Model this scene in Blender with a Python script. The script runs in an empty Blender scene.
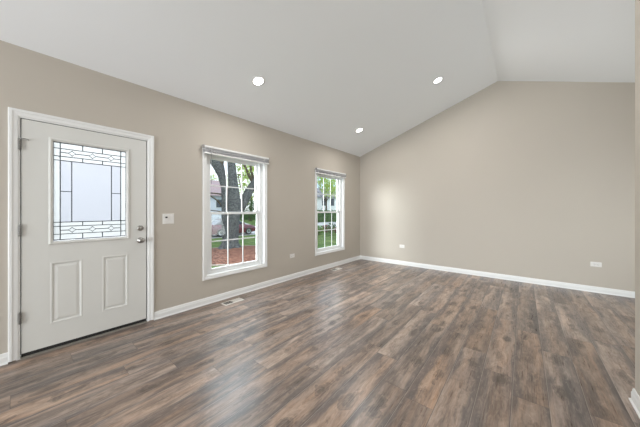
import bpy, bmesh, math, random
from mathutils import Vector, Matrix
C = bpy.context.scene.collection
SC = bpy.context.scene
R = math.radians
random.seed(7)

# ------------------------------------------------------------------ camera, world, sun, exposure
F = 247.555; YAW = 0.689346; HY = 210.24; CX, CZ = 3.318, 1.272
cd = bpy.data.cameras.new('camera'); cam = bpy.data.objects.new('camera', cd); C.objects.link(cam)
cd.sensor_width = 36; cd.lens = 36 * F / 640; cd.shift_y = -(213.5 - HY) / 640; cd.clip_start = .02; cd.clip_end = 400
cam.location = (CX, 0, CZ); cam.rotation_euler = (R(90), 0, YAW)
SC.camera = cam
SC.view_settings.view_transform = 'Standard'; SC.view_settings.look = 'None'
SC.view_settings.gamma = 1; SC.view_settings.use_curve_mapping = False
SC.view_settings.exposure = 0.37

W = bpy.data.worlds.new('sky'); SC.world = W; W.use_nodes = True
nt = W.node_tree; nt.nodes.clear()
wo = nt.nodes.new('ShaderNodeOutputWorld'); bg = nt.nodes.new('ShaderNodeBackground')
tc = nt.nodes.new('ShaderNodeTexCoord'); cn = nt.nodes.new('ShaderNodeTexNoise'); cn.inputs['Scale'].default_value = 3.0
cn.inputs['Detail'].default_value = 5
cr = nt.nodes.new('ShaderNodeValToRGB')
cr.color_ramp.elements[0].position = .38; cr.color_ramp.elements[0].color = (.52, .70, 1.0, 1)
cr.color_ramp.elements[1].position = .62; cr.color_ramp.elements[1].color = (.93, .97, 1.0, 1)
nt.links.new(tc.outputs['Generated'], cn.inputs['Vector']); nt.links.new(cn.outputs['Fac'], cr.inputs['Fac'])
nt.links.new(cr.outputs['Color'], bg.inputs['Color']); bg.inputs['Strength'].default_value = 1.5
nt.links.new(bg.outputs['Background'], wo.inputs['Surface'])

sd = bpy.data.lights.new('sun', 'SUN'); sd.energy = 0.8; sd.angle = R(3); sd.color = (1, .95, .86)
sun = bpy.data.objects.new('sun', sd); C.objects.link(sun); sun.rotation_euler = (R(-12), R(38), 0)

def area(name, loc, rot, sx, sy, power, col=(1, 1, 1), spread=180):
    l = bpy.data.lights.new(name, 'AREA'); l.shape = 'RECTANGLE'; l.size = sx; l.size_y = sy
    l.energy = power; l.color = col; l.spread = R(spread)
    o = bpy.data.objects.new(name, l); C.objects.link(o); o.location = loc; o.rotation_euler = rot
    return o
# added fill lamp in the unseen back wall opening, brightens the whole room
area('fill_back', (2.2, -4.95, 1.10), (R(104), 0, 0), 2.9, 1.9, 195, (.93, .975, 1.0))
# added area lamp outside, high above the windows, boosts sky light and floor sheen
dl = area('fill_street', (-3.4, 4.2, 5.4), (0, 0, 0), 2.6, 7.0, 400, (.80, .90, 1.0), 150)
dl.rotation_euler = Vector((4.2, -.5, -3.8)).to_track_quat('-Z', 'X').to_euler()
dl = area('fill_front', (-3.2, -1.9, 2.9), (0, 0, 0), 2.6, 4.6, 600, (.94, .97, 1.0), 108)  # added unseen panel outside, throws extra light through the windows onto the gable wall
dl.rotation_euler = Vector((3.4, 3.4, -.9)).to_track_quat('-Z', 'X').to_euler()
area('fill_side', (5.82, 4.1, 1.0), (0, R(118), 0), 1.5, 2.0, 38, (.92, .985, 1.0))  # added fill lamp in front of the solid far wall, no opening there

# ------------------------------------------------------------------ helpers
def at(px, dep, z=0.0):
    """ground point seen in image column px, at depth dep"""
    k = (px - 320) / F; s, c = math.sin(YAW), math.cos(YAW)
    return Vector((CX + dep * (-s + c * k), dep * (c + s * k), z))

class MB:
    def __init__(self): self.v = []; self.f = []
    def box(self, x0, x1, y0, y1, z0, z1):
        n = len(self.v)
        self.v += [(x, y, z) for x in (x0, x1) for y in (y0, y1) for z in (z0, z1)]
        for q in ((0, 1, 3, 2), (4, 6, 7, 5), (0, 4, 5, 1), (2, 3, 7, 6), (0, 2, 6, 4), (1, 5, 7, 3)):
            self.f.append(tuple(n + i for i in q))
        return self
    def poly(self, pts):
        n = len(self.v); self.v += [tuple(p) for p in pts]; self.f.append(tuple(range(n, n + len(pts)))); return self
    def prism(self, prof, a, b):
        """extrude closed list of points (functions of end) : prof -> list of 3D at a, list at b"""
        n = len(self.v); m = len(a)
        self.v += [tuple(p) for p in a] + [tuple(p) for p in b]
        for i in range(m):
            j = (i + 1) % m; self.f.append((n + i, n + j, n + m + j, n + m + i))
        self.f.append(tuple(n + i for i in range(m))[::-1]); self.f.append(tuple(n + m + i for i in range(m)))
        return self
    def tube(self, pts, rad, seg=10, wob=0, caps=True):
        pts = [Vector(p) for p in pts]; rings = []
        up = Vector((0, 0, 1))
        for i, p in enumerate(pts):
            d = (pts[min(i + 1, len(pts) - 1)] - pts[max(i - 1, 0)]).normalized()
            a = d.cross(up if abs(d.z) < .95 else Vector((1, 0, 0))).normalized()
            if rings and a.dot(self._a) < 0: a = -a
            self._a = a; b = d.cross(a).normalized()
            r = rad[i] if hasattr(rad, '__len__') else rad
            ring = []
            for k in range(seg):
                t = 2 * math.pi * k / seg; rr = r * (1 + (random.uniform(-wob, wob) if wob else 0))
                ring.append(len(self.v)); self.v.append(tuple(p + a * math.cos(t) * rr + b * math.sin(t) * rr))
            rings.append(ring)
        for r0, r1 in zip(rings, rings[1:]):
            for k in range(seg):
                l = (k + 1) % seg; self.f.append((r0[k], r0[l], r1[l], r1[k]))
        if caps: self.f.append(tuple(rings[0][::-1])); self.f.append(tuple(rings[-1]))
        return self
    def lathe(self, prof, M, seg=24):
        """prof list of (axis distance, radius), spun about local +X through matrix M"""
        n = len(self.v)
        for (h, r) in prof:
            for k in range(seg):
                t = 2 * math.pi * k / seg
                self.v.append(tuple(M @ Vector((h, r * math.cos(t), r * math.sin(t)))))
        for i in range(len(prof) - 1):
            for k in range(seg):
                l = (k + 1) % seg
                self.f.append((n + i * seg + k, n + i * seg + l, n + (i + 1) * seg + l, n + (i + 1) * seg + k))
        self.f.append(tuple(n + k for k in range(seg))[::-1])
        self.f.append(tuple(n + (len(prof) - 1) * seg + k for k in range(seg)))
        return self
    def build(self, name, m, parent=None, bevel=0, smooth=False, loc=None):
        me = bpy.data.meshes.new(name); me.from_pydata(self.v, [], self.f)
        bm = bmesh.new(); bm.from_mesh(me); bmesh.ops.recalc_face_normals(bm, faces=bm.faces); bm.to_mesh(me); bm.free()
        me.materials.append(m)
        if smooth:
            for p in me.polygons: p.use_smooth = True
        o = bpy.data.objects.new(name, me); C.objects.link(o)
        if loc is not None:
            me.transform(Matrix.Translation(-Vector(loc))); o.location = loc
        if parent is not None:
            o.parent = parent; w = Vector((0, 0, 0)); q = parent
            while q is not None: w += q.location; q = q.parent
            if not parent.get('_local'): o.location = Vector(o.location) - w
        if bevel:
            b = o.modifiers.new('bevel', 'BEVEL'); b.width = bevel; b.segments = 2; b.limit_method = 'ANGLE'; b.angle_limit = R(40)
        return o

def empty(name, loc=(0, 0, 0)):
    o = bpy.data.objects.new(name, None); C.objects.link(o); o.location = loc; o.empty_display_size = .1; return o
def tag(o, label=None, cat=None, group=None, kind=None):
    if label: o['label'] = label
    if cat: o['category'] = cat
    if group: o['group'] = group
    if kind: o['kind'] = kind
    return o

def mat(name, col, rough=.5, metal=0, spec=.5, noise=None, bump=None, trans=0, emis=None):
    """noise=(scale, other colour, detail); bump=(scale, strength, distance)"""
    m = bpy.data.materials.new(name); m.use_nodes = True; t = m.node_tree; b = t.nodes['Principled BSDF']
    b.inputs['Base Color'].default_value = (*col, 1); b.inputs['Roughness'].default_value = rough
    b.inputs['Metallic'].default_value = metal; b.inputs['Specular IOR Level'].default_value = spec
    b.inputs['Transmission Weight'].default_value = trans
    g = t.nodes.new('ShaderNodeNewGeometry')
    if noise:
        n = t.nodes.new('ShaderNodeTexNoise'); n.inputs['Scale'].default_value = noise[0]
        n.inputs['Detail'].default_value = noise[2] if len(noise) > 2 else 4
        r = t.nodes.new('ShaderNodeValToRGB'); r.color_ramp.elements[0].position = .35; r.color_ramp.elements[1].position = .65
        r.color_ramp.elements[0].color = (*col, 1); r.color_ramp.elements[1].color = (*noise[1], 1)
        t.links.new(g.outputs['Position'], n.inputs['Vector']); t.links.new(n.outputs['Fac'], r.inputs['Fac'])
        t.links.new(r.outputs['Color'], b.inputs['Base Color'])
    if bump:
        n = t.nodes.new('ShaderNodeTexNoise'); n.inputs['Scale'].default_value = bump[0]; n.inputs['Detail'].default_value = 3
        u = t.nodes.new('ShaderNodeBump'); u.inputs['Strength'].default_value = bump[1]; u.inputs['Distance'].default_value = bump[2]
        t.links.new(g.outputs['Position'], n.inputs['Vector']); t.links.new(n.outputs['Fac'], u.inputs['Height'])
        t.links.new(u.outputs['Normal'], b.inputs['Normal'])
    if emis:
        b.inputs['Emission Color'].default_value = (*emis[0], 1); b.inputs['Emission Strength'].default_value = emis[1]
    return m

# ------------------------------------------------------------------ materials
WALL = (.50, .458, .402)
M_wall = mat('wall_paint', WALL, .75, noise=(1.3, tuple(c * .985 for c in WALL)), bump=(260, .06, .002), spec=.25)
M_ceil = mat('ceiling_paint', (.85, .87, .885), .8, bump=(200, .06, .002), spec=.2)
M_trim = mat('white_trim_paint', (.78, .785, .78), .35, bump=(40, .03, .002))
M_door = mat('white_door_paint', (.66, .66, .635), .42, bump=(420, .05, .001))
M_vinyl = mat('white_vinyl', (.80, .81, .81), .3, noise=(6, (.78, .79, .79)))
M_blind = mat('blind_white', (.74, .74, .74), .4, noise=(30, (.70, .70, .71)))
M_slat = mat('blind_slat', (.66, .66, .68), .4, noise=(20, (.60, .60, .62)))
mat_bracket = mat('grey_plastic', (.35, .34, .33), .4, noise=(40, (.28, .27, .26)))
M_black = mat('black_rubber', (.012, .012, .012), .6, noise=(60, (.02, .02, .02)))
M_nickel = mat('satin_nickel', (.42, .41, .39), .28, 1, noise=(80, (.36, .35, .33)))
M_hinge = mat('worn_steel', (.24, .235, .225), .35, 1, noise=(80, (.18, .175, .17)))
M_plate = mat('white_plastic', (.74, .725, .70), .35, noise=(30, (.72, .705, .68)))
M_dark = mat('dark_slot', (.02, .02, .02), .5, noise=(30, (.03, .03, .03)))
M_lead = mat('lead_came', (.035, .038, .042), .45, .6, noise=(150, (.06, .065, .07)))
M_thresh = mat('aluminium_threshold', (.42, .40, .36), .4, .6, noise=(60, (.34, .32, .28)))

def pane_mat(name, rough=None, tint=(1, 1, 1)):
    m = bpy.data.materials.new(name); m.use_nodes = True; t = m.node_tree; t.nodes.clear()
    o = t.nodes.new('ShaderNodeOutputMaterial'); x = t.nodes.new('ShaderNodeMixShader'); lw = t.nodes.new('ShaderNodeLayerWeight')
    lw.inputs['Blend'].default_value = .5; pw = t.nodes.new('ShaderNodeMath'); pw.operation = 'POWER'; pw.inputs[1].default_value = 5
    fr = t.nodes.new('ShaderNodeMath'); fr.operation = 'MULTIPLY_ADD'; fr.inputs[1].default_value = .9; fr.inputs[2].default_value = .03
    t.links.new(lw.outputs['Facing'], pw.inputs[0]); t.links.new(pw.outputs[0], fr.inputs[0])
    gl = t.nodes.new('ShaderNodeBsdfGlossy'); gl.inputs['Roughness'].default_value = .02
    tr = t.nodes.new('ShaderNodeBsdfTransparent'); tr.inputs['Color'].default_value = (*tint, 1)
    t.links.new(fr.outputs[0], x.inputs[0]); t.links.new(gl.outputs[0], x.inputs[2])
    if rough is None:
        t.links.new(tr.outputs[0], x.inputs[1])
    else:
        tl = t.nodes.new('ShaderNodeBsdfTranslucent'); tl.inputs['Color'].default_value = (*tint, 1)
        y = t.nodes.new('ShaderNodeMixShader'); y.inputs[0].default_value = rough
        n = t.nodes.new('ShaderNodeTexNoise'); n.inputs['Scale'].default_value = 22
        b = t.nodes.new('ShaderNodeBump'); b.inputs['Strength'].default_value = .3; g = t.nodes.new('ShaderNodeNewGeometry')
        t.links.new(g.outputs['Position'], n.inputs['Vector']); t.links.new(n.outputs['Fac'], b.inputs['Height'])
        t.links.new(b.outputs[0], tl.inputs['Normal'])
        t.links.new(tr.outputs[0], y.inputs[1]); t.links.new(tl.outputs[0], y.inputs[2]); t.links.new(y.outputs[0], x.inputs[1])
    t.links.new(x.outputs[0], o.inputs['Surface']); return m
M_pane = pane_mat('window_glass', tint=(.96, .98, .97))
M_frost = pane_mat('frosted_glass', .97, (.35, .355, .37))
M_bevelglass = pane_mat('bevelled_glass', .80, (.40, .405, .405))

# ---- laminate floor
def floor_mat():
    m = bpy.data.materials.new('oak_laminate'); m.use_nodes = True; t = m.node_tree; N = t.nodes; L = t.links
    b = N['Principled BSDF']
    def node(k, **kw):
        n = N.new(k)
        for a, v in kw.items(): setattr(n, a, v)
        return n
    def val(src, sock):
        if isinstance(src, (int, float)): sock.default_value = src
        else: L.new(src, sock)
    def M(op, a, b_=0.0, c=None, clamp=False):
        n = node('ShaderNodeMath', operation=op, use_clamp=clamp); val(a, n.inputs[0]); val(b_, n.inputs[1])
        if c is not None: val(c, n.inputs[2])
        return n.outputs[0]
    def comb(x, y, z=0.0):
        n = node('ShaderNodeCombineXYZ'); val(x, n.inputs[0]); val(y, n.inputs[1]); val(z, n.inputs[2]); return n.outputs[0]
    def noise(vec, scale=1, detail=3, rough=.5, dist=0):
        n = node('ShaderNodeTexNoise'); L.new(vec, n.inputs['Vector']); n.inputs['Scale'].default_value = scale
        n.inputs['Detail'].default_value = detail; n.inputs['Roughness'].default_value = rough; n.inputs['Distortion'].default_value = dist
        return n.outputs['Fac']
    def smooth(x, a, b_):
        n = node('ShaderNodeMapRange', interpolation_type='SMOOTHSTEP'); L.new(x, n.inputs[0])
        n.inputs[1].default_value = a; n.inputs[2].default_value = b_; return n.outputs[0]
    def mix(f, a, b_, mode='MIX'):
        n = node('ShaderNodeMix', data_type='RGBA', blend_type=mode); val(f, n.inputs[0])
        for s, q in ((n.inputs[6], a), (n.inputs[7], b_)):
            if isinstance(q, tuple): s.default_value = (*q, 1)
            else: L.new(q, s)
        return n.outputs[2]
    g = node('ShaderNodeNewGeometry'); s = node('ShaderNodeSeparateXYZ'); L.new(g.outputs['Position'], s.inputs[0])
    X, Y = s.outputs[0], s.outputs[1]
    u = M('DIVIDE', M('SUBTRACT', X, 3.822), .19); col = M('FLOOR', u); fu = M('FRACT', u)
    wn = node('ShaderNodeTexWhiteNoise', noise_dimensions='1D'); L.new(col, wn.inputs['W'])
    v = M('ADD', M('DIVIDE', Y, 1.22), M('MULTIPLY', wn.outputs['Value'], 7.0)); row = M('FLOOR', v); fv = M('FRACT', v)
    w2 = node('ShaderNodeTexWhiteNoise', noise_dimensions='2D'); L.new(comb(col, row), w2.inputs['Vector'])
    sc = node('ShaderNodeSeparateColor'); L.new(w2.outputs['Color'], sc.inputs[0]); r1, r2, r3 = sc.outputs[0], sc.outputs[1], sc.outputs[2]
    ox = M('ADD', X, M('MULTIPLY', r1, 37.0)); oy = M('ADD', Y, M('MULTIPLY', r2, 53.0))
    # slow blotches, fine grain, cathedral arches, knots
    blotch = noise(comb(M('MULTIPLY', ox, 7.0), M('MULTIPLY', oy, 1.3), r3), 1, 3, .55, .6)
    streak = noise(comb(M('MULTIPLY', ox, 13.0), M('MULTIPLY', oy, .7), r3), 1, 4, .6, .4)
    grain = noise(comb(M('MULTIPLY', ox, 150.0), M('MULTIPLY', oy, 5.0)), 1, 3, .6, .3)
    mott0 = noise(comb(M('MULTIPLY', ox, 12.0), M('MULTIPLY', oy, 4.0), 7.0), 1, 2)
    dist = noise(comb(M('MULTIPLY', ox, 5.0), M('MULTIPLY', oy, 1.6), r1), 1, 2, .5, .8)
    cc = M('SUBTRACT', fu, M('ADD', .3, M('MULTIPLY', r3, .4)))
    arch = M('ADD', M('ADD', M('MULTIPLY', oy, 2.2), M('MULTIPLY', M('MULTIPLY', cc, cc), 5.5)), M('MULTIPLY', dist, 5.0))
    rings = M('MULTIPLY_ADD', M('SINE', M('MULTIPLY', arch, 26.0)), .5, .5)
    rings2 = M('MULTIPLY_ADD', M('SINE', M('MULTIPLY', arch, 7.0)), .5, .5)
    knot = smooth(noise(comb(M('MULTIPLY', ox, 9.0), M('MULTIPLY', oy, 5.0), 3.0), 1, 2, .5, 1.0), .60, .74)
    yy = M('DIVIDE', oy, .36); kc = M('FLOOR', yy)
    w3 = node('ShaderNodeTexWhiteNoise', noise_dimensions='2D'); L.new(comb(M('ADD', kc, M('MULTIPLY', r3, 91.0)), col), w3.inputs['Vector'])
    s3 = node('ShaderNodeSeparateColor'); L.new(w3.outputs['Color'], s3.inputs[0])
    ky = M('MULTIPLY', M('SUBTRACT', M('FRACT', yy), M('MULTIPLY_ADD', s3.outputs[0], .36, .32)), .36 / .115)
    kx = M('DIVIDE', M('MULTIPLY', M('SUBTRACT', fu, M('MULTIPLY_ADD', s3.outputs[1], .36, .32)), .19), .040)
    wob = noise(comb(M('MULTIPLY', ox, 11.0), M('MULTIPLY', oy, 7.0), 2.0), 1, 3, .55, .4)
    vd = M('ADD', M('SQRT', M('ADD', M('MULTIPLY', kx, kx), M('MULTIPLY', ky, ky))), M('MULTIPLY', M('SUBTRACT', wob, .5), 4.2))
    size = M('MULTIPLY_ADD', smooth(s3.outputs[2], .25, .75), .85, .1)
    near = M('MULTIPLY', M('SUBTRACT', 1.0, smooth(vd, .5, 1.75)), M('MULTIPLY_ADD', size, .6, .4))
    whorl = M('MULTIPLY', M('MULTIPLY_ADD', M('SINE', M('MULTIPLY', vd, 10.0)), .5, .5), near)
    core = M('MULTIPLY', M('SUBTRACT', 1.0, smooth(vd, .15, 1.0)), size)
    centre = M('SUBTRACT', 1.0, smooth(M('ABSOLUTE', cc), .1, .42))
    c = mix(smooth(streak, .34, .66), (.125, .098, .083), (.350, .240, .176))
    c = mix(M('MULTIPLY', smooth(blotch, .42, .68), .65), c, (.43, .33, .265))
    grey = smooth(noise(comb(M('MULTIPLY', ox, 8.0), M('MULTIPLY', oy, .9), 9.0), 1, 3, .5, .3), .47, .60)
    c = mix(M('MULTIPLY', grey, .35), c, (.105, .102, .108))
    c = mix(M('MULTIPLY', M('MULTIPLY', rings, centre), .22), c, (.10, .068, .05))
    c = mix(M('MULTIPLY', M('MULTIPLY', rings2, centre), .30), c, (.085, .058, .045))
    c = mix(M('MULTIPLY', whorl, .60), c, (.075, .055, .045))
    c = mix(M('MULTIPLY', core, .80), c, (.055, .042, .036))
    c = mix(M('MULTIPLY', knot, .45), c, (.055, .038, .03))
    c = mix(M('MULTIPLY', smooth(grain, .35, .7), .22), c, (.44, .37, .32))
    side = M('ABSOLUTE', M('SUBTRACT', fu, M('MULTIPLY_ADD', r1, .34, .33)))
    wav = noise(comb(M('MULTIPLY', ox, 6.0), M('MULTIPLY', oy, 1.8), 5.0), 1, 3, .5, .5)
    edge = smooth(M('ADD', side, M('MULTIPLY', M('SUBTRACT', wav, .5), 1.3)), .24, .50)
    c = mix(M('MULTIPLY', edge, .68), c, (.080, .073, .074))
    mott = noise(comb(M('MULTIPLY', ox, 45.0), M('MULTIPLY', oy, 9.0), r2), 1, 4, .65, 1.2)
    c = mix(M('MULTIPLY', M('SUBTRACT', 1.0, smooth(mott, .30, .52)), .30), c, (.06, .045, .037))
    c = mix(M('MULTIPLY', smooth(mott, .50, .72), .24), c, (.52, .41, .34))
    tone = M('MULTIPLY_ADD', r2, .46, .92)
    hs = node('ShaderNodeHueSaturation'); L.new(c, hs.inputs['Color']); L.new(tone, hs.inputs['Value'])
    L.new(M('MULTIPLY_ADD', r1, .35, .82), hs.inputs['Saturation']); c = hs.outputs[0]
    # seams
    eu = M('MULTIPLY', M('MINIMUM', fu, M('SUBTRACT', 1.0, fu)), .19); ev = M('MULTIPLY', M('MINIMUM', fv, M('SUBTRACT', 1.0, fv)), 1.22)
    e = M('MINIMUM', eu, ev); seam = M('SUBTRACT', 1.0, smooth(e, .0008, .0028))
    bev = M('MULTIPLY', M('SUBTRACT', 1.0, smooth(M('ABSOLUTE', M('SUBTRACT', fu, .022)), .004, .012)), .45)
    c = mix(bev, c, (.46, .41, .37))
    c = mix(M('MULTIPLY', seam, .5), c, (.05, .042, .038))
    L.new(c, b.inputs['Base Color'])
    L.new(M('MULTIPLY_ADD', grain, .10, FLOOR_ROUGH), b.inputs['Roughness'])
    b.inputs['Specular IOR Level'].default_value = FLOOR_SPEC
    h = M('SUBTRACT', M('MULTIPLY', grain, .25), seam)
    bp = node('ShaderNodeBump'); bp.inputs['Strength'].default_value = .22; bp.inputs['Distance'].default_value = .0012
    L.new(h, bp.inputs['Height']); L.new(bp.outputs[0], b.inputs['Normal'])
    return m
FLOOR_ROUGH = .24; FLOOR_SPEC = .46
M_floor = floor_mat()

# ------------------------------------------------------------------ room shell
L_END, EAVE, RX, SL = 5.676, 2.6686, 2.9415, .34467
RIDGE = EAVE + SL * RX; XW = 2 * RX; YB = -5.0; SX, SY = 3.884, 2.591
def wall_grid(mb, ys, zs, holes, x0, x1, top=None):
    """wall slab in the y-z plane, x0..x1 thick, cells inside a hole left open"""
    def inside(yc, zc): return any(a < yc < b and c < zc < d for a, b, c, d in holes)
    for i in range(len(ys) - 1):
        for j in range(len(zs) - 1):
            if not inside((ys[i] + ys[i + 1]) / 2, (zs[j] + zs[j + 1]) / 2):
                mb.box(x0, x1, ys[i], ys[i + 1], zs[j], zs[j + 1])
W1 = (1.555, 2.627); W2 = (3.863, 4.935); WZ = (.330, 2.130); CW = .057
wh = [(a + CW - .014, b - CW + .014, WZ[0] + CW - .014, WZ[1] - CW + .014) for a, b in (W1, W2)]
dh = (-.022, .947, -.2, 2.092)
mb = MB(); ys = sorted({YB - .15, L_END + .15, dh[0], dh[1], wh[0][0], wh[0][1], wh[1][0], wh[1][1]})
zs = sorted({-.3, wh[0][2], wh[0][3], dh[3], 2.9})
wall_grid(mb, ys, zs, wh + [dh], -.15, 0)
tag(mb.build('wall_left', M_wall), 'beige painted wall with the front door and two windows', kind='structure')
mb = MB(); mb.box(-.15, 0, dh[0], dh[1], -.3, -.02)
tag(mb.build('trim_1', M_thresh), 'sill under the front door', kind='structure')

mb = MB(); pr = [(0, 0), (XW, 0), (XW, EAVE), (RX, RIDGE), (0, EAVE)]
mb.prism(None, [(x, L_END, z - (.3 if z == 0 else -.1)) for x, z in pr], [(x, L_END + .15, z - (.3 if z == 0 else -.1)) for x, z in pr])
tag(mb.build('wall_end', M_wall), 'beige gable end wall under the vaulted ceiling', kind='structure')
mb = MB(); 
mb.box(-.0, XW, YB - .15, YB, 2.2, 4.0); mb.box(0, .5, YB - .15, YB, -.3, 2.2); mb.box(3.5, XW, YB - .15, YB, -.3, 2.2)
tag(mb.build('wall_back', M_wall), kind='structure')
mb = MB(); mb.box(SX, SX + .12, YB, SY, 0, 3.55)
tag(mb.build('wall_right', M_wall, bevel=.004), 'beige wall end at the right edge', kind='structure')
mb = MB(); mb.box(SX + .12, XW, SY - .12, SY, 0, 3.4)
tag(mb.build('wall_return', M_wall), kind='structure')
mb = MB(); mb.box(XW, XW + .15, YB, L_END, -.3, 2.75)
tag(mb.build('wall_far', M_wall), kind='structure')
mb = MB(); mb.box(0, XW, YB - .15, L_END, -.15, 0); tag(mb.build('floor', M_floor), 'brown and grey oak-look plank floor', kind='structure')
mb = MB()
a = [(-.5, EAVE - .5 * SL), (RX, RIDGE), (XW + .5, EAVE - .5 * SL), (XW + .5, EAVE - .5 * SL + .25), (RX, RIDGE + .25), (-.5, EAVE - .5 * SL + .25)]
mb.prism(None, [(x, YB - .3, z) for x, z in a], [(x, L_END + .3, z) for x, z in a])
tag(mb.build('ceiling', M_ceil), 'white vaulted ceiling with a ridge', kind='structure')

# baseboards: (depth, height) profile
BP = [(0, 0), (.022, 0), (.022, .008), (.0135, .014), (.0135, .056), (.010, .066), (.0085, .080), (.005, .089), (0, .090)]
def baseboard(name, fa, fb, label=None):
    mb = MB(); mb.prism(None, [fa(d, z) for d, z in BP], [fb(d, z) for d, z in BP])
    tag(mb.build(name, M_trim), label, kind='structure')
baseboard('baseboard_left', lambda d, z: (d, .989, z), lambda d, z: (d, L_END - d, z), 'white baseboard right of the front door')
baseboard('baseboard_left.001', lambda d, z: (d, YB, z), lambda d, z: (d, -.062, z), 'white baseboard left of the front door')
baseboard('baseboard_end', lambda d, z: (d, L_END - d, z), lambda d, z: (XW - d, L_END - d, z), 'white baseboard along the gable wall')
baseboard('baseboard_right', lambda d, z: (SX - d, YB, z), lambda d, z: (SX - d, SY + d, z), 'white baseboard on the wall end at right')
baseboard('baseboard_return', lambda d, z: (SX - d, SY + d, z), lambda d, z: (XW, SY + d, z))
baseboard('baseboard_far', lambda d, z: (XW - d, SY, z), lambda d, z: (XW - d, L_END - d, z))

# casing with a stepped profile, mitred: outer rect (y0,y1,z0,z1)
CP = [(0, 0), (0, .016), (.006, .019), (.020, .019), (.028, .014), (.048, .012), (.054, .010), (CW, .006), (CW, 0)]
def casing(mb, y0, y1, z0, z1, bottom=True):
    """CP = (inward offset from outer edge, projection from wall)"""
    def seg(f0, f1): mb.prism(None, [f0(o, p) for o, p in CP], [f1(o, p) for o, p in CP])
    zb = (lambda o: z0 + o) if bottom else (lambda o: z0)
    seg(lambda o, p: (p, y0 + o, zb(o)), lambda o, p: (p, y0 + o, z1 - o))
    seg(lambda o, p: (p, y1 - o, zb(o)), lambda o, p: (p, y1 - o, z1 - o))
    seg(lambda o, p: (p, y0 + o, z1 - o), lambda o, p: (p, y1 - o, z1 - o))
    if bottom: seg(lambda o, p: (p, y0 + o, z0 + o), lambda o, p: (p, y1 - o, z0 + o))

# ------------------------------------------------------------------ windows
def rect_frame(mb, x0, x1, y0, y1, z0, z1, l, r, b, t):
    mb.box(x0, x1, y0, y0 + l, z0, z1); mb.box(x0, x1, y1 - r, y1, z0, z1)
    mb.box(x0, x1, y0 + l, y1 - r, z0, z0 + b); mb.box(x0, x1, y0 + l, y1 - r, z1 - t, z1)
def window(name, Wy, label):
    y0, y1 = Wy; z0, z1 = WZ
    root = tag(empty(name, (0, (y0 + y1) / 2, z0)), label, kind='structure')
    mb = MB(); casing(mb, y0, y1, z0, z1); mb.build('window_casing', M_trim, root)
    oy0, oy1, oz0, oz1 = y0 + CW - .006, y1 - CW + .006, z0 + CW - .006, z1 - CW + .006
    mb = MB(); rect_frame(mb, -.15, 0.0, oy0 - .008, oy1 + .008, oz0 - .008, oz1 + .008, .014, .014, .014, .014)
    rect_frame(mb, -.14, -.045, oy0 + .006, oy1 - .006, oz0 + .006, oz1 - .006, .054, .054, .022, .032)
    rect_frame(mb, -.052, -.042, oy0 + .006, oy1 - .006, oz0 + .006, oz1 - .006, .062, .062, .03, .04)
    mb.build('window_frame', M_vinyl, root, bevel=.002)
    sy0, sy1 = oy0 + .06, oy1 - .06; sz0, sz1 = oz0 + .028, oz1 - .038; zm = 1.229
    for low in (True, False):
        a, b = (sz0, zm + .017) if low else (zm - .017, sz1); xa, xb = (-.088, -.058) if low else (-.122, -.092)
        mb = MB(); rect_frame(mb, xa, xb, sy0, sy1, a, b, .044, .044, .044 if low else .034, .034 if low else .044)
        s = mb.build('lower_sash' if low else 'upper_sash', M_vinyl, root, bevel=.003)
        gy0, gy1 = sy0 + .044, sy1 - .044; gz0 = a + (.044 if low else .034); gz1 = b - (.034 if low else .044)
        xm = (xa + xb) / 2
        mb = MB(); mb.box(xm - .002, xm + .002, gy0 - .005, gy1 + .005, gz0 - .005, gz1 + .005); mb.build('pane', M_pane, s)
        mb = MB()
        for i in (1, 2):
            yc = gy0 + (gy1 - gy0) * i / 3; mb.box(xm + .0025, xm + .008, yc - .0078, yc + .0078, gz0 - .003, gz1 + .003)
        zc = (gz0 + gz1) / 2; mb.box(xm + .003, xm + .0085, gy0 - .003, gy1 + .003, zc - .0078, zc + .0078)
        mb.build('grille', M_vinyl, s)
        if low:
            mb = MB()
            for yc in (sy0 + .06, sy1 - .06): mb.box(xa + .003, xb - .003, yc - .028, yc + .028, b, b + .006)
            mb.build('tilt_latch', M_vinyl, s, bevel=.002)
            mb = MB(); yc = sy1 - .03; mb.box(-.080, -.057, yc - .022, yc + .022, b + .006, b + .018)
            mb.build('sash_lock', mat_bracket, s, bevel=.003)
    return root
window('window_1', W1, 'white double-hung window next to the front door, tree trunk behind it')
window('window_2', W2, 'white double-hung window nearest the room corner')

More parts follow.
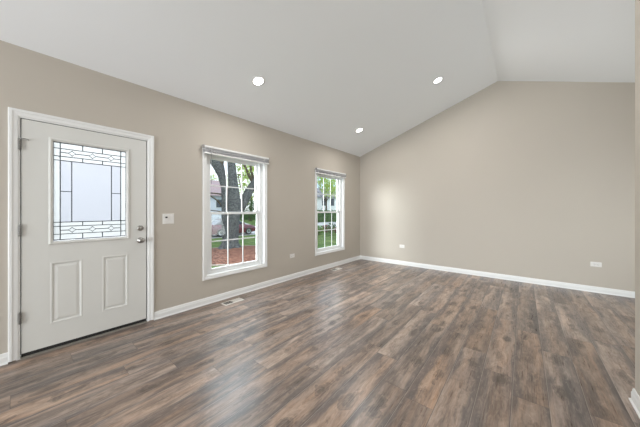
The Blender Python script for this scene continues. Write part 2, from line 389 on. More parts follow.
def blind(Wy, label, wand_side=0):
    y0, y1 = Wy[0] - .014, Wy[1] + .014; yc = (y0 + y1) / 2
    root = tag(empty('window_blind', (.02, yc, 2.118)), label, 'blind', 'raised mini blinds above the windows')
    hp = ((.020, 2.110), (.050, 2.110), (.056, 2.116), (.056, 2.138), (.020, 2.138))
    mb = MB(); mb.prism(None, [(x, y0, z) for x, z in hp], [(x, y1, z) for x, z in hp]); mb.build('headrail', M_trim, root, bevel=.002)
    mb = MB()
    for i in range(18):
        z = 2.107 - i * .0031; w = .003 if 5 < i < 12 else -.012
        mb.poly([(.024, y0 + .008, z), (.034, y0 + .008, z + .0020), (.050 + w, y0 + .008, z), (.050 + w, y1 - .008, z), (.034, y1 - .008, z + .0020), (.024, y1 - .008, z)])
        mb.box(.024, .050 + w, y0 + .008, y1 - .008, z - .0012, z)
    mb.build('slat_stack', M_slat, root)
    mb = MB(); mb.box(.022, .054, y0 + .006, y1 - .006, 2.032, 2.050); mb.build('bottom_rail', M_trim, root, bevel=.003)
    for ye in (y0 - .003, y1 - .015):
        mb = MB(); mb.box(.019, .060, ye, ye + .018, 2.104, 2.141); mb.build('bracket', mat_bracket, root, bevel=.002)
    for t in (.10, .5, .90):
        mb = MB(); y = y0 + (y1 - y0) * t; mb.box(.0525, .0545, y - .003, y + .003, 2.036, 2.112); mb.build('ladder_tape', M_blind, root)
    mb = MB(); yw = y0 + .10
    mb.tube([(.062, yw, 2.112), (.064, yw + .001, 2.07), (.063, yw + .002, 1.62)], .0035, 8); mb.build('tilt_wand', M_wand, root, smooth=True)
    return root
M_wand = mat('clear_wand', (.62, .62, .62), .15, noise=(40, (.58, .58, .58)), trans=.6)
blind(W1, 'raised white mini blind on top of the window beside the front door')
blind(W2, 'raised white mini blind on top of the window nearest the corner')

# ------------------------------------------------------------------ front door
D0, D1, DZ0, DZ1 = .0100, .9160, .042, 2.0565
door = tag(empty('door_1', (0, .4635, 0)), 'white front door with leaded frosted glass', kind='structure')
mb = MB(); casing(mb, -.062, .989, .010, 2.130, bottom=False); mb.build('door_casing', M_trim, door)
mb = MB(); mb.box(-.15, 0.004, -.020, .0035, 0, 2.088); mb.box(-.15, 0.004, .9235, .945, 0, 2.088); mb.box(-.15, 0.004, .0035, .9235, 2.063, 2.088)
mb.box(-.09, -.052, .0035, .018, 0, 2.063); mb.box(-.09, -.052, .909, .9235, 0, 2.063); mb.box(-.09, -.052, .0035, .9235, 2.045, 2.063)
mb.build('door_jamb', M_trim, door)
mb = MB(); mb.box(-.05, -.012, .0035, .0085, .03, 2.063); mb.box(-.05, -.012, .9185, .9235, .03, 2.063); mb.box(-.05, -.012, .0085, .9185, 2.058, 2.063)
mb.build('weatherstrip', M_black, door)
mb = MB(); mb.box(-.15, .004, .0035, .9235, -.02, .011); mb.box(.004, .016, .0035, .9235, 0, .007); mb.build('threshold', M_thresh, door)
mb = MB(); mb.box(-.046, -.006, D0, D1, .0115, .042); mb.build('door_sweep', M_black, door)
GL = (.195, .731, .998, 1.900)          # glazed area
LF = (.167, .759, .962, 1.932)          # its moulding
PN = [(.176, .392, .236, .800), (.535, .751, .236, .800)]
hol = [(LF[0] + .006, LF[1] - .006, LF[2] + .006, LF[3] - .006)] + PN
ys = sorted({D0, D1} | {v for h in hol for v in h[:2]}); zs = sorted({DZ0, DZ1} | {v for h in hol for v in h[2:]})
mb = MB()
def inside(yc, zc): return any(a < yc < b and c < zc < d for a, b, c, d in hol)
for i in range(len(ys) - 1):
    for j in range(len(zs) - 1):
        if not inside((ys[i] + ys[i + 1]) / 2, (zs[j] + zs[j + 1]) / 2): mb.box(-.045, 0, ys[i], ys[i + 1], zs[j], zs[j + 1])
slab = mb.build('door_slab', M_door, door)
bm = bmesh.new(); bm.from_mesh(slab.data); bmesh.ops.remove_doubles(bm, verts=bm.verts, dist=1e-5)
seen = {}
for f in bm.faces: seen.setdefault(tuple(sorted(v.index for v in f.verts)), []).append(f)
bmesh.ops.delete(bm, geom=[f for l in seen.values() if len(l) > 1 for f in l], context='FACES')
bmesh.ops.recalc_face_normals(bm, faces=bm.faces); bm.to_mesh(slab.data); bm.free()
for (a, b, c, d) in PN:      # embossed panels: rolled edge, groove, raised field
    prof = [(0, 0), (.004, .0014), (.010, .0018), (.016, .0), (.021, -.004), (.028, -.005), (.033, -.004), (.046, -.0012), (.050, -.001)]
    mb = MB(); rings = []
    for o, x in prof:
        rings.append([len(mb.v) + k for k in range(4)])
        mb.v += [(x, a + o, c + o), (x, b - o, c + o), (x, b - o, d - o), (x, a + o, d - o)]
    for r0, r1 in zip(rings, rings[1:]):
        for k in range(4): mb.f.append((r0[k], r0[(k + 1) % 4], r1[(k + 1) % 4], r1[k]))
    mb.f.append(tuple(rings[-1])); mb.box(-.045, -.012, a, b, c, d)
    mb.build('door_panel', M_door, door)
# glazing frame, two-step moulding
mb = MB(); P = [(0, 0), (0, .007), (.005, .011), (.014, .012), (.019, .007), (.024, .006), (.0285, .001), (.0285, -.020), (0, -.020)]
def ring(mb, y0, y1, z0, z1, P):
    def seg(f0, f1): mb.prism(None, [f0(o, p) for o, p in P], [f1(o, p) for o, p in P])
    seg(lambda o, p: (p, y0 + o, z0 + o), lambda o, p: (p, y0 + o, z1 - o)); seg(lambda o, p: (p, y1 - o, z0 + o), lambda o, p: (p, y1 - o, z1 - o))
    seg(lambda o, p: (p, y0 + o, z1 - o), lambda o, p: (p, y1 - o, z1 - o)); seg(lambda o, p: (p, y0 + o, z0 + o), lambda o, p: (p, y1 - o, z0 + o))
ring(mb, *LF, P)
mf = mb.build('glazing_frame', M_door, door); mf['label'] = 'raised white moulding around the leaded glass'
V1, V2, S1, S2, V3, V4 = .2395, .3160, .3915, .5385, .6105, .6870
Zc = 1.4485; H = [.3985, .363, .326, .2875]
mb = MB(); mb.box(-.014, -.010, V1, V4, Zc - H[3], Zc + H[3]); mb.build('frosted_pane', M_frost, door)
mb = MB(); mb.box(-.014, -.010, GL[0] - .002, V1, GL[2] - .002, GL[3] + .002); mb.box(-.014, -.010, V4, GL[1] + .002, GL[2] - .002, GL[3] + .002)
mb.box(-.014, -.010, V1, V4, Zc + H[3], GL[3] + .002); mb.box(-.014, -.010, V1, V4, GL[2] - .002, Zc - H[3]); mb.build('bevelled_border', M_bevelglass, door)
mb = MB(); w = .0034; xf, xb = -.0096, -.0055
def vbar(y, za, zb, ww=w): mb.box(xf, xb, y - ww, y + ww, min(za, zb), max(za, zb))
def hbar(z, ya, yb): mb.box(xf, xb, ya, yb, z - w, z + w)
vbar(V1, GL[2], GL[3]); vbar(V4, GL[2], GL[3]); vbar(V2, Zc - H[3], Zc + H[3]); vbar(V3, Zc - H[3], Zc + H[3])
hbar(Zc, V1, V2); hbar(Zc, V3, V4); vbar(GL[0], GL[2], GL[3]); vbar(GL[1], GL[2], GL[3]); hbar(GL[2], GL[0], GL[1]); hbar(GL[3], GL[0], GL[1])
def diamond(yc, zc, r):
    pts = []
    for k in range(16):
        t = 2 * math.pi * k / 16; q = abs(math.cos(t)) ** 2.7, abs(math.sin(t)) ** 2.7
        pts.append((yc + r * 1.15 * q[0] * (1 if math.cos(t) >= 0 else -1), zc + r * q[1] * (1 if math.sin(t) >= 0 else -1)))
    for i in range(16):
        (a, b), (c, d) = pts[i], pts[(i + 1) % 16]
        mb.tube([(xb - .002, a, b), (xb - .002, c, d)], .0026, 6)
for s in (1, -1):
    for h in (H[0], H[2], H[3]): hbar(Zc + s * h, GL[0], GL[1])
    zm = Zc + s * H[1]; cs = (.3185, .463, .6075); r = .027
    ya = V1
    for q in cs: hbar(zm, ya, q - r * 1.1); ya = q + r * 1.1; diamond(q, zm, r)
    hbar(zm, ya, V4)
    for y in (S1, S2): vbar(y, Zc + s * H[3], Zc + s * H[2]); vbar(y, Zc + s * H[0], GL[3] if s > 0 else GL[2])
tag(mb.build('lead_came', M_lead, door), 'dark lead lines with small diamonds')
def locM(y, z, x=0): return Matrix.Translation((x, y, z))
mb = MB().lathe([(0, .030), (.004, .031), (.007, .027), (.012, .024), (.015, .022)], locM(.858, 1.072)); b = mb.build('deadbolt', M_nickel, door, smooth=True)
mb = MB().box(.015, .030, .853, .863, 1.052, 1.092); mb.build('thumb_turn', M_nickel, b, bevel=.003)
mb = MB().lathe([(0, .032), (.004, .033), (.008, .028), (.012, .014), (.030, .012), (.036, .020), (.046, .0275), (.056, .029), (.066, .025), (.070, .018), (.0715, .008)], locM(.858, .937)); k = mb.build('door_knob', M_nickel, door, smooth=True)
mb = MB().box(-.03, .0005, .9190, .9232, .905, .965); mb.build('strike_plate', M_dark, door)
for zc in (1.835, 1.098, .350):
    mb = MB(); mb.tube([(.010, .0015, zc - .048), (.010, .0015, zc + .048)], .0072, 12)
    for q in range(5): mb.tube([(.010, .0015, zc - .046 + q * .0185), (.010, .0015, zc - .032 + q * .0185)], .0082, 12)
    mb.tube([(.010, .0015, zc + .048), (.010, .0015, zc + .054)], .004, 8)
    h = mb.build('door_hinge', M_hinge, door)
    if zc > 1.5:
        mb = MB(); mb.tube([(.014, .002, zc + .050), (.022, .012, zc + .051), (.018, .045, zc + .047)], .003, 8); mb.tube([(.018, .045, zc + .047), (.006, .050, zc + .046)], .005, 8)
        mb.build('hinge_stop', M_nickel, h)

# ------------------------------------------------------------------ switch, outlets, floor vents
def plate_mb(w, h, t=.006):
    mb = MB(); a = [(-w / 2, -h / 2), (w / 2, -h / 2), (w / 2, h / 2), (-w / 2, h / 2)]; b = [(p * (1 - .006 / abs(p)), q * (1 - .006 / abs(q))) for p, q in a]
    n = 0; mb.v = [(0, y, z) for y, z in a] + [(t * .5, y, z) for y, z in a] + [(t, y, z) for y, z in b]
    for r in (0, 4):
        for k in range(4): mb.f.append((r + k, r + (k + 1) % 4, r + 4 + (k + 1) % 4, r + 4 + k))
    mb.f += [(8, 9, 10, 11), (3, 2, 1, 0)]; return mb
sw = tag(empty('wall_switch', (0, 1.1435, 1.168)), 'white two-gang switch plate with a small dark sensor beside the front door', 'light switch'); sw['_local'] = 1
plate_mb(.125, .122).build('cover_plate', M_plate, sw, bevel=.001)
for y, n in ((-.024, 'sensor_switch'), (.024, 'rocker')):
    mb = MB(); mb.prism(None, [(.006, y - .0165, -.033), (.006, y - .0165, .033), (.0085, y - .0165, .033), (.0115, y - .0165, 0), (.0085, y - .0165, -.033)],
                        [(.006, y + .0165, -.033), (.006, y + .0165, .033), (.0085, y + .0165, .033), (.0115, y + .0165, 0), (.0085, y + .0165, -.033)])
    s = mb.build(n, M_plate, sw); s['_local'] = 1
    if n == 'sensor_switch':
        mb = MB(); mb.box(.0085, .0135, y - .012, y + .012, .010, .028); mb.build('sensor_lens', M_dark, s, bevel=.002)['label'] = 'dark sensor lens'

def outlet(loc, rz, label):
    o = tag(empty('wall_outlet', loc), label, 'outlet', 'white outlets low on the walls'); o['_local'] = 1; o.rotation_euler.z = rz
    plate_mb(.118, .073).build('cover_plate', M_plate, o, bevel=.001)
    for y in (-.020, .020):
        mb = MB().lathe([(.006, .0165), (.0078, .0165), (.0082, .015)], locM(y, 0), 20); s = mb.build('socket', M_plate, o); s['_local'] = 1
        mb = MB(); mb.box(.0082, .0086, y - .005, y + .004, .0045, .0065); mb.box(.0082, .0086, y - .005, y + .003, -.0065, -.0045); mb.box(.0082, .0086, y + .007, y + .011, -.002, .002)
        mb.build('slots', M_dark, s)
    mb = MB().lathe([(.006, .003), (.0075, .0028)], locM(0, 0), 10); mb.build('screw', M_nickel, o)
outlet((0, 3.215, .427), 0, 'white outlet on the wall between the two windows')
outlet((1.120, L_END, .431), R(-90), 'white outlet on the gable wall nearer the corner and windows')
outlet((4.178, L_END, .433), R(-90), 'white outlet on the gable wall at the far right')

M_vent = mat('vent_enamel', (.66, .62, .57), .4, noise=(40, (.62, .58, .53)))
def vent(x, y, label):
    o = tag(empty('floor_vent', (x, y, 0)), label, 'floor vent', 'white floor vents by the baseboard'); o['_local'] = 1
    w, l = .066, .146; mb = MB()
    for s in (1, -1):
        mb.prism(None, [(s * w, -l, 0), (s * (w - .006), -l + .006, .005), (s * (w - .018), -l + .018, .005), (s * (w - .018), -l + .018, 0)],
                 [(s * w, l, 0), (s * (w - .006), l - .006, .005), (s * (w - .018), l - .018, .005), (s * (w - .018), l - .018, 0)])
        mb.prism(None, [(-w, s * l, 0), (-w + .006, s * (l - .006), .005), (-w + .018, s * (l - .018), .005), (-w + .018, s * (l - .018), 0)],
                 [(w, s * l, 0), (w - .006, s * (l - .006), .005), (w - .018, s * (l - .018), .005), (w - .018, s * (l - .018), 0)])
    mb.box(-w + .016, w - .016, -.005, .005, 0, .0048); mb.build('vent_frame', M_vent, o)
    mb = MB(); mb.box(-w + .017, w - .017, -l + .017, l - .017, .0004, .001); mb.build('duct', M_dark, o)
    mb = MB()
    for i in range(4):
        xx = -.038 + i * .0255
        for sy, tl in ((-1, -1), (1, 1)):
            a = sy * .006; b = sy * (l - .017); t = .009 * tl
            mb.prism(None, [(xx - t, a, .0046), (xx + t * .6, a, .0014), (xx + t * .6 + .001, a, .0022), (xx - t + .001, a, .0052)],
                     [(xx - t, b, .0046), (xx + t * .6, b, .0014), (xx + t * .6 + .001, b, .0022), (xx - t + .001, b, .0052)])
    mb.build('louvres', M_vent, o)
vent(.187, 1.888, 'white louvred floor vent under the window beside the door')
vent(.187, 4.352, 'white louvred floor vent under the window nearest the corner')

# ------------------------------------------------------------------ recessed lights
M_lens = mat('lamp_lens', (.9, .9, .88), .4, noise=(20, (.88, .88, .86)), emis=((1, .97, .92), 9))
def downlight(x, y, label):
    ang = math.atan(SL); o = tag(empty('recessed_light', (x, y, EAVE + SL * x)), label, 'ceiling light', 'round recessed ceiling lights'); o['_local'] = 1
    o.rotation_euler = (0, R(90) - ang, 0)     # local +X points out of the ceiling, downwards
    MB().lathe([(0, .088), (.003, .088), (.006, .080), (.0065, .066), (.003, .062), (.0005, .061)], Matrix(), 40).build('trim_ring', M_trim, o, smooth=False)
    MB().lathe([(.001, .060), (.0035, .059), (.0045, .045)], Matrix(), 40).build('lens', M_lens, o)
    l = bpy.data.lights.new('lamp', 'AREA'); l.shape = 'DISK'; l.size = .13; l.energy = 11.5; l.color = (1, .98, .955)
    lo = bpy.data.objects.new('lamp', l); C.objects.link(lo); lo.parent = o; lo.location = (.012, 0, 0); lo.rotation_euler = (0, R(-90), 0)
downlight(.711, 1.930, 'lit recessed ceiling light nearest the front door')
downlight(.709, 4.430, 'lit recessed ceiling light nearest the room corner')
downlight(2.213, 4.420, 'lit recessed ceiling light nearest the ridge')
downlight(2.213, 1.930, 'lit recessed ceiling light above the middle of the room, out of the picture')

# ------------------------------------------------------------------ outside
GZ = -.30
M_grass = mat('lawn_grass', (.055, .11, .028), .9, noise=(2.2, (.16, .22, .065), 10), bump=(60, .8, .05), spec=.1)
M_mulch = mat('red_mulch', (.075, .032, .024), .9, noise=(13, (.30, .145, .10), 10), bump=(45, 1, .05), spec=.1)
M_conc = mat('pale_concrete', (.50, .50, .49), .8, noise=(3, (.42, .42, .41), 8))
M_bark = mat('grey_bark', (.045, .050, .055), .95, noise=(22, (.17, .172, .17), 10), bump=(22, 1, .05), spec=.1)
M_bark2 = mat('brown_bark', (.06, .05, .035), .95, noise=(14, (.14, .11, .08), 8), spec=.1)
def leafmat(name, a, b):
    m = mat(name, a, .6, noise=(1.6, b, 6), spec=.2); t = m.node_tree; p = t.nodes['Principled BSDF']
    o = t.nodes['Material Output']; x = t.nodes.new('ShaderNodeMixShader'); x.inputs[0].default_value = .45; tl = t.nodes.new('ShaderNodeBsdfTranslucent')
    r = [n for n in t.nodes if n.type == 'VALTORGB'][0]; t.links.new(r.outputs[0], tl.inputs['Color'])
    t.links.new(p.outputs[0], x.inputs[1]); t.links.new(tl.outputs[0], x.inputs[2]); t.links.new(x.outputs[0], o.inputs['Surface']); return m
M_leafy = leafmat('leaf_yellow_green', (.30, .46, .07), (.62, .70, .22))
M_leafg = leafmat('leaf_green', (.10, .23, .05), (.24, .40, .09))
M_leafd = leafmat('leaf_dark', (.035, .10, .03), (.10, .19, .06))
M_leafr = leafmat('leaf_purple', (.16, .05, .06), (.30, .12, .12))

GP = [(-.15, -.3), (-7, -.3), (-15.3, -.95), (-25.3, -.95), (-28, -.45), (-120, -.45)]
def gz(x):
    for (a, za), (b, zb) in zip(GP, GP[1:]):
        if b <= x <= a: return za + (zb - za) * (a - x) / (a - b)
    return -.3
def on(px, dep, dz=0):
    q = at(px, dep); q.z = gz(q.x) + dz; return q
mb = MB(); gp = GP + [(-120, -1.6), (-.15, -1.6)]
mb.prism(None, [(x, -60, z) for x, z in gp], [(x, 140, z) for x, z in gp])
tag(mb.build('lawn', M_grass), 'green front lawn sloping down to the street', kind='structure')
mb = MB(); mb.box(-25.0, -15.6, -60, 140, -1.2, -.92); tag(mb.build('street', M_conc), 'pale street beyond the lawn', kind='structure')
dp = [(-25.0, -.925), (-28, -.42), (-37.4, -.42), (-37.4, -.6), (-28, -.6), (-25, -1.1)]
mb = MB(); mb.prism(None, [(x, 12.5, z) for x, z in dp], [(x, 20.5, z) for x, z in dp]); tag(mb.build('driveway', M_conc), 'pale driveway across the street', kind='structure')
# mulch bed (dome) and stone edging
bc = at(231, 8.75, GZ)
mb = MB(); rr = []
for i, (r, z) in enumerate(((1.78, .0), (1.7, .04), (1.3, .10), (.8, .14), (.3, .17))):
    rr.append([len(mb.v) + k for k in range(40)])
    for k in range(40):
        t = 2 * math.pi * k / 40; q = r * (1 + .05 * math.sin(3 * t + 1))
        mb.v.append((bc.x + q * math.cos(t), bc.y + q * math.sin(t) * 1.08, GZ + z + random.uniform(0, .02) * (i > 0)))
for a, b in zip(rr, rr[1:]):
    for k in range(40): mb.f.append((a[k], a[(k + 1) % 40], b[(k + 1) % 40], b[k]))
mb.f.append(tuple(rr[-1]))
tag(mb.build('mulch_bed', M_mulch), 'bed of red wood mulch around the big tree trunk', 'mulch', kind='stuff')
mb = MB(); pts = []
for k in range(41):
    t = 2 * math.pi * k / 40; q = 1.83 * (1 + .05 * math.sin(3 * t + 1)); pts.append((bc.x + q * math.cos(t), bc.y + q * math.sin(t) * 1.08, GZ + .02))
mb.tube(pts, .03, 8); tag(mb.build('bed_edging', mat('edging_stone', (.24, .20, .17), .85, noise=(9, (.32, .27, .23), 6))), 'pale rounded edging strip around the red mulch', 'garden edging')

def leaves(mb, c, rad, n, size, flat=1.0):
    c = Vector(c)
    for _ in range(n):
        d = Vector((random.gauss(0, 1), random.gauss(0, 1), random.gauss(0, 1))).normalized() * random.uniform(.35, 1) ** .5
        p = c + Vector((d.x * rad[0], d.y * rad[1], d.z * rad[2]))
        a = Vector((random.uniform(-1, 1), random.uniform(-1, 1), random.uniform(-1, 1) * flat)).normalized()
        b = a.cross(Vector((random.uniform(-1, 1), random.uniform(-1, 1), random.uniform(-1, 1)))).normalized()
        s = size * random.uniform(.6, 1.3)
        mb.poly([p - a * s, p - a * s * .2 + b * s * .5, p + a * s, p - a * s * .2 - b * s * .5])

# big oak by the window
tb = at(230, 9.3, GZ)
def tp(px, z, dd=0):
    q = at(px, 9.3 + dd); return Vector((q.x, q.y, z))
oak = tag(empty('tree', tb), 'large grey-barked forked tree in the red mulch bed outside the window', 'tree')
mb = MB()
mb.tube([tp(230, GZ + .02), tp(230, GZ + .12), tp(230, GZ + .35), tp(230.6, .3), tp(232.2, .9), tp(234.3, 1.3), tp(234.0, 1.8), tp(233, 2.3), tp(231.6, 3.0), tp(231, 3.8), tp(232, 4.8), tp(234, 6)],
        [.44, .36, .31, .275, .255, .235, .215, .18, .14, .14, .13, .10], 22, .06)
for k in range(7):
    t = k * .9 + .3; d = Vector((math.cos(t), math.sin(t), 0))
    mb.tube([tb + d * .56 + Vector((0, 0, .02)), tb + d * .38 + Vector((0, 0, .11)), tb + d * .2 + Vector((0, 0, .34))], [.03, .08, .09], 8, .05)
mb.build('trunk', M_bark, oak, smooth=True)
for pts, rad in ((
    [tp(228.5, -.15, -.05), tp(226.2, .4, -.1), tp(225, 1.0, -.1), tp(224.6, 1.6, -.1), tp(224.2, 2.1, -.1), tp(222.5, 2.5), tp(219.5, 2.85), tp(215, 3.15), tp(207, 3.5)], [.17, .15, .125, .11, .11, .14, .19, .21, .17]),
    ([tp(236, 1.1, .1), tp(243, 1.55, .3), tp(249, 2.0, .4), tp(255, 2.35, .5), tp(262, 2.8, .6), tp(272, 3.6, .7)], [.18, .17, .16, .15, .13, .1]),
    ([tp(254, 2.3, .5), tp(249, 2.65, .5), tp(245, 3.0, .45), tp(241, 3.6, .4)], [.07, .055, .05, .04]),
    ([tp(254.5, 2.3, .5), tp(251.5, 2.8, .5), tp(249.5, 3.3, .5)], [.06, .05, .045]),
    ([tp(241, 2.1, .1), tp(238, 2.62, 0), tp(246, 2.55, -.2)], [.02, .02, .015]),
    ([tp(219.5, 2.7), tp(221, 3.1), tp(223, 3.6)], [.10, .11, .09]),
    ([tp(224, 1.20), tp(217, 1.24), tp(208, 1.28)], [.025, .02, .015]),
    ([tp(223.5, 1.86), tp(217, 1.90), tp(208, 1.93)], [.03, .028, .02]),
    ([tp(224, 1.35), tp(217, 1.65), tp(209, 1.85)], [.035, .03, .02])):
    mb = MB(); mb.tube(pts, rad, 12, .06); mb.build('branch', M_bark if rad[0] > .1 else M_bark2, oak, smooth=True)
mb = MB()
for px, z, dd, r, n in ((243, 2.75, .6, .35, 110), (238, 3.3, .9, .5, 160), (252, 3.2, 1.0, .5, 150), (247, 2.45, .9, .30, 70), (259, 2.9, .6, .4, 120), (216, 3.6, .4, .5, 120), (225, 4.6, 0, 1.1, 300), (240, 4.7, .3, 1.1, 300), (260, 4.4, .5, 1.1, 300), (205, 4.8, 0, 1, 250)):
    leaves(mb, tp(px, z, dd), (r, r, r * .8), n, .055)
mb.build('foliage', M_leafy, oak)

def tree(px, dep, h0, crown, rad, m, n, size, label, trunk_r=.18):
    b = on(px, dep); o = tag(empty('tree', b), label, 'tree', 'trees across the street')
    mb = MB(); mb.tube([b, b + Vector((.05, 0, h0 * .5)), b + Vector((0, .1, h0)), b + Vector((0, 0, h0 + rad))], [trunk_r * 1.3, trunk_r, trunk_r * .8, trunk_r * .3], 10, .06)
    for k in range(5):
        t = k * 1.257; mb.tube([b + Vector((0, 0, h0)), b + Vector((math.cos(t) * rad * .5, math.sin(t) * rad * .5, h0 + rad * .6))], [trunk_r * .4, .03], 7)
    mb.build('trunk', M_bark2, o, smooth=True)
    mb = MB()
    for k in range(14):
        t = random.uniform(0, 6.28); q = rad * random.uniform(.2, .75)
        leaves(mb, b + Vector((math.cos(t) * q, math.sin(t) * q, crown + random.uniform(-.75, .75) * rad)), (rad * .42,) * 3, n // 14, size)
    mb.build('foliage', m, o)
tree(251, 41, 3.4, 6.6, 3.6, M_leafy, 1500, .17, 'yellow-green leafy tree across the street, seen behind the big trunk')
tree(326, 49, 3.6, 7.7, 3.4, M_leafy, 2600, .17, 'yellow-green leafy tree seen through the window nearest the corner')
tree(338, 82, 4, 9.5, 4.6, M_leafg, 1500, .19, 'darker green tree at the right of the corner window view')
tree(314, 82, 4, 8.5, 4.2, M_leafd, 1100, .18, 'dark green tree at the left of the corner window view')
tree(216, 75, 5, 10, 4.5, M_leafy, 700, .3, 'tall green tree far behind the house with the pinkish roof')

def shrub(px, dep, r, h, m, n, size, label, name='shrub', cat='shrub', group=None):
    b = on(px, dep); o = tag(empty(name, b), label, cat, group)
    mb = MB()
    for k in range(6):
        t = k * 1.05; mb.tube([b + Vector((0, 0, -.01)), b + Vector((math.cos(t) * r * .5, math.sin(t) * r * .5, h * .8))], [.02, .008], 5)
    mb.build('stems', M_bark2, o)
    mb = MB(); leaves(mb, b + Vector((0, 0, h * .54)), (r, r, h * .48), n, size); mb.build('foliage', m, o)
shrub(249, 37, .95, 3.6, M_leafd, 800, .14, 'tall rounded green shrub across the street, right of the big trunk')
for px, dep, r, h, m, l in ((318.5, 15.8, .36, .62, M_leafg, 'small green shrub at the left of the corner window view'),
                         (326, 17.4, .38, .60, M_leafr, 'purple-leaved shrub in the middle of the corner window view'),
                         (331.5, 15.9, .36, .78, M_leafd, 'dark green shrub in the corner window view, right of the purple one'),
                         (339.5, 15.3, .34, .70, M_leafr, 'reddish shrub at the right of the corner window view')):
    shrub(px, dep, r, h, m, 420, .05, l, group='low shrubs beside the street')
def hedge(pa, pb, z1, w, m, n, label):
    a, b = pa, pb; o = tag(empty('hedge', (a + b) / 2), label, 'hedge')
    mb = MB(); d = (b - a).normalized(); q = Vector((-d.y, d.x, 0)) * w * .38
    mb.prism(None, [a + q, a - q, a - q + Vector((0, 0, z1 * .9)), a + q + Vector((0, 0, z1 * .9))], [b + q, b - q, b - q + Vector((0, 0, z1 * .9)), b + q + Vector((0, 0, z1 * .9))])
    mb.build('stems', M_leafd, o)
    mb = MB(); k = max(2, int((b - a).length / .8))
    for i in range(k + 1): leaves(mb, a.lerp(b, i / k) + Vector((0, 0, z1 * .52)), (.62, w * .55, z1 * .52), n, .09)
    mb.build('foliage', m, o)
hedge(on(308, 44.5), on(348, 47), 2.3, 1.2, M_leafd, 130, 'clipped dark green hedge across the street in front of the pale house')
hedge(on(240, 44), on(268, 46), 1.0, 1.0, M_leafd, 120, 'low dark green hedge across the street, right of the big trunk')

# houses across the street
M_siding = mat('pale_siding', (.62, .65, .72), .7, noise=(.8, (.58, .61, .68)))
M_white = mat('white_siding', (.78, .79, .78), .7, noise=(.8, (.72, .73, .73)))
M_roofp = mat('pinkish_shingles', (.36, .26, .27), .9, noise=(4, (.42, .32, .32), 8))
M_roofg = mat('grey_shingles', (.20, .20, .22), .9, noise=(4, (.28, .28, .29), 8))
M_hwin = mat('dark_house_glass', (.03, .04, .05), .1, noise=(1, (.05, .06, .07)))
def house(c, rz, w, d, h, rh, mw, mr, wins, label, garage=None):
    """local: front face towards +x; w along y"""
    o = tag(empty('house', c), label, 'house', 'houses across the street'); o.rotation_euler.z = rz; o['_local'] = 1
    MB().prism(None, [(-d / 2, -w / 2, 0), (d / 2, -w / 2, 0), (d / 2, -w / 2, h), (0, -w / 2, h + rh * .93), (-d / 2, -w / 2, h)],
               [(-d / 2, w / 2, 0), (d / 2, w / 2, 0), (d / 2, w / 2, h), (0, w / 2, h + rh * .93), (-d / 2, w / 2, h)]).build('wall', mw, o)
    e = .45; k = rh / (d / 2)
    MB().prism(None, [(d / 2 + e, -w / 2 - .3, h - e * k), (0, -w / 2 - .3, h + rh), (-d / 2 - e, -w / 2 - .3, h - e * k), (-d / 2 - e, -w / 2 - .3, h - e * k + .16), (0, -w / 2 - .3, h + rh + .16), (d / 2 + e, -w / 2 - .3, h - e * k + .16)],
               [(d / 2 + e, w / 2 + .3, h - e * k), (0, w / 2 + .3, h + rh), (-d / 2 - e, w / 2 + .3, h - e * k), (-d / 2 - e, w / 2 + .3, h - e * k + .16), (0, w / 2 + .3, h + rh + .16), (d / 2 + e, w / 2 + .3, h - e * k + .16)]).build('roof', mr, o)
    MB().box(d / 2 + e - .06, d / 2 + e + .05, -w / 2 - .3, w / 2 + .3, h - e * k - .10, h - e * k + .05).build('gutter', M_roofg, o)
    for y, z, ww, hh in wins:
        mb = MB(); rect_frame(mb, d / 2 - .02, d / 2 + .06, y - ww / 2 - .09, y + ww / 2 + .09, z - .09, z + hh + .09, .09, .09, .09, .09); f = mb.build('window', M_white, o); f['_local'] = 1
        MB().box(d / 2 - .01, d / 2 + .02, y - ww / 2, y + ww / 2, z, z + hh).build('pane', M_hwin, f)
    if garage:
        y, ww, hh = garage; mb = MB()
        for i in range(4): mb.box(d / 2, d / 2 + .05, y - ww / 2, y + ww / 2, i * hh / 4 + .01, (i + 1) * hh / 4 - .02)
        mb.build('garage_door', M_white, o)
house(Vector((-41.0, 16.0, -.45)), 0, 17, 7, 4.5, 2.6, M_siding, M_roofp, [(6.2, 2.2, 1.5, 1.4), (-6.5, 1, 1.4, 1.4)], 'pale house with a pinkish roof across the street, left of the big trunk', garage=(.5, 5.0, 2.3))
house(Vector((-36.5, 48.5, -.45)), R(-14), 18, 8, 5.0, 2.2, M_white, M_roofg, [(y, z, 1.1, 1.7) for y in (-7, -4.6, -2.0, .6, 3.2, 6.0) for z in (2.8,)], 'white house behind the hedge in the corner window view')

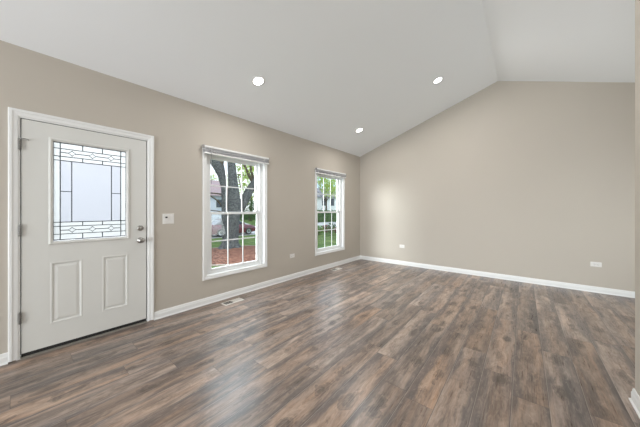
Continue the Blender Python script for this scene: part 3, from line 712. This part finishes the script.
# parked car
M_red = mat('dark_red_paint', (.085, .010, .018), .2, noise=(3, (.14, .013, .026)), spec=.8)
M_tyre = mat('tyre_rubber', (.02, .02, .022), .8, noise=(30, (.03, .03, .03)))
M_alloy = mat('alloy', (.55, .56, .58), .3, .9, noise=(30, (.5, .51, .53)))
M_cg = mat('car_glass', (.05, .06, .07), .05, noise=(3, (.06, .07, .08)), spec=1)
M_hl = mat('headlamp', (.75, .77, .8), .1, noise=(30, (.7, .72, .75)))
c0 = Vector((-16.67, 11.77, -.92))
car = tag(empty('car', c0), 'dark red sedan parked on the street behind the big trunk', 'car'); car['_local'] = 1; car.rotation_euler.z = R(90)   # local +x = front = world +y
def car_loft(name, prof, hw, m, tuck):
    """prof: list (x, zbottom, ztop) stations; rounded section"""
    mb = MB(); rings = []
    for x, z0, z1, wsc in prof:
        sec = [(-1, .12), (-.97, 0), (.97, 0), (1, .12), (1, .55), (.96, .85), (tuck, 1), (-tuck, 1), (-.96, .85), (-1, .55)]
        rings.append([len(mb.v) + k for k in range(len(sec))])
        mb.v += [(x, y * hw * wsc, z0 + (z1 - z0) * t) for y, t in sec]
    for a, b in zip(rings, rings[1:]):
        for k in range(len(a)): mb.f.append((a[k], a[(k + 1) % len(a)], b[(k + 1) % len(a)], b[k]))
    mb.f += [tuple(rings[0][::-1]), tuple(rings[-1])]
    return mb.build(name, m, car, bevel=.02)
car_loft('body', [(-2.28, .35, .80, .82), (-2.2, .28, .95, .92), (-1.9, .22, 1.0, .98), (-1.2, .20, 1.0, 1), (0, .18, .95, 1), (.9, .20, .95, 1), (1.5, .22, .90, .98), (2.0, .25, .80, .93), (2.28, .32, .66, .82)], .88, M_red, .86)
car_loft('cabin', [(-1.75, .93, .98, .80), (-1.05, .93, 1.38, .76), (-.5, .93, 1.44, .76), (.1, .93, 1.43, .76), (.45, .93, 1.36, .76), (1.15, .90, .97, .82)], .88, M_cg, .80)
MB().prism(None, [(-1.0, -.56, 1.385), (-.5, -.58, 1.447), (.1, -.58, 1.437), (.42, -.56, 1.375), (.4, -.56, 1.36), (-1.0, -.56, 1.36)], [(-1.0, .56, 1.385), (-.5, .58, 1.447), (.1, .58, 1.437), (.42, .56, 1.375), (.4, .56, 1.36), (-1.0, .56, 1.36)]).build('roof_panel', M_red, car, bevel=.02)
for x in (-1.33, 1.33):
    for s in (-1, 1):
        Mx = Matrix.Translation((x, s * .70, .32)) @ Matrix.Rotation(R(90) * s, 4, 'Z')
        wl = MB().lathe([(-.02, .2), (0, .30), (.03, .32), (.18, .32), (.20, .30), (.205, .2)], Mx, 24).build('wheel', M_tyre, car); wl['_local'] = 1
        MB().lathe([(.19, .20), (.212, .19), (.20, .05), (.215, .04)], Mx, 20).build('rim', M_alloy, wl)
for s in (-1, 1):
    MB().box(2.0, 2.22, s * .62 - .14, s * .62 + .14, .58, .72).build('headlight', M_hl, car, bevel=.03)
    MB().box(.62, .80, s * .95 - .09, s * .95 + .09, .98, 1.12).build('wing_mirror', M_red, car, bevel=.03)
    MB().box(-1.0, 1.0, s * .885 - .012, s * .885 + .012, .62, .66).build('side_trim', M_tyre, car)

for o in bpy.data.objects:
    if '_local' in o: del o['_local']
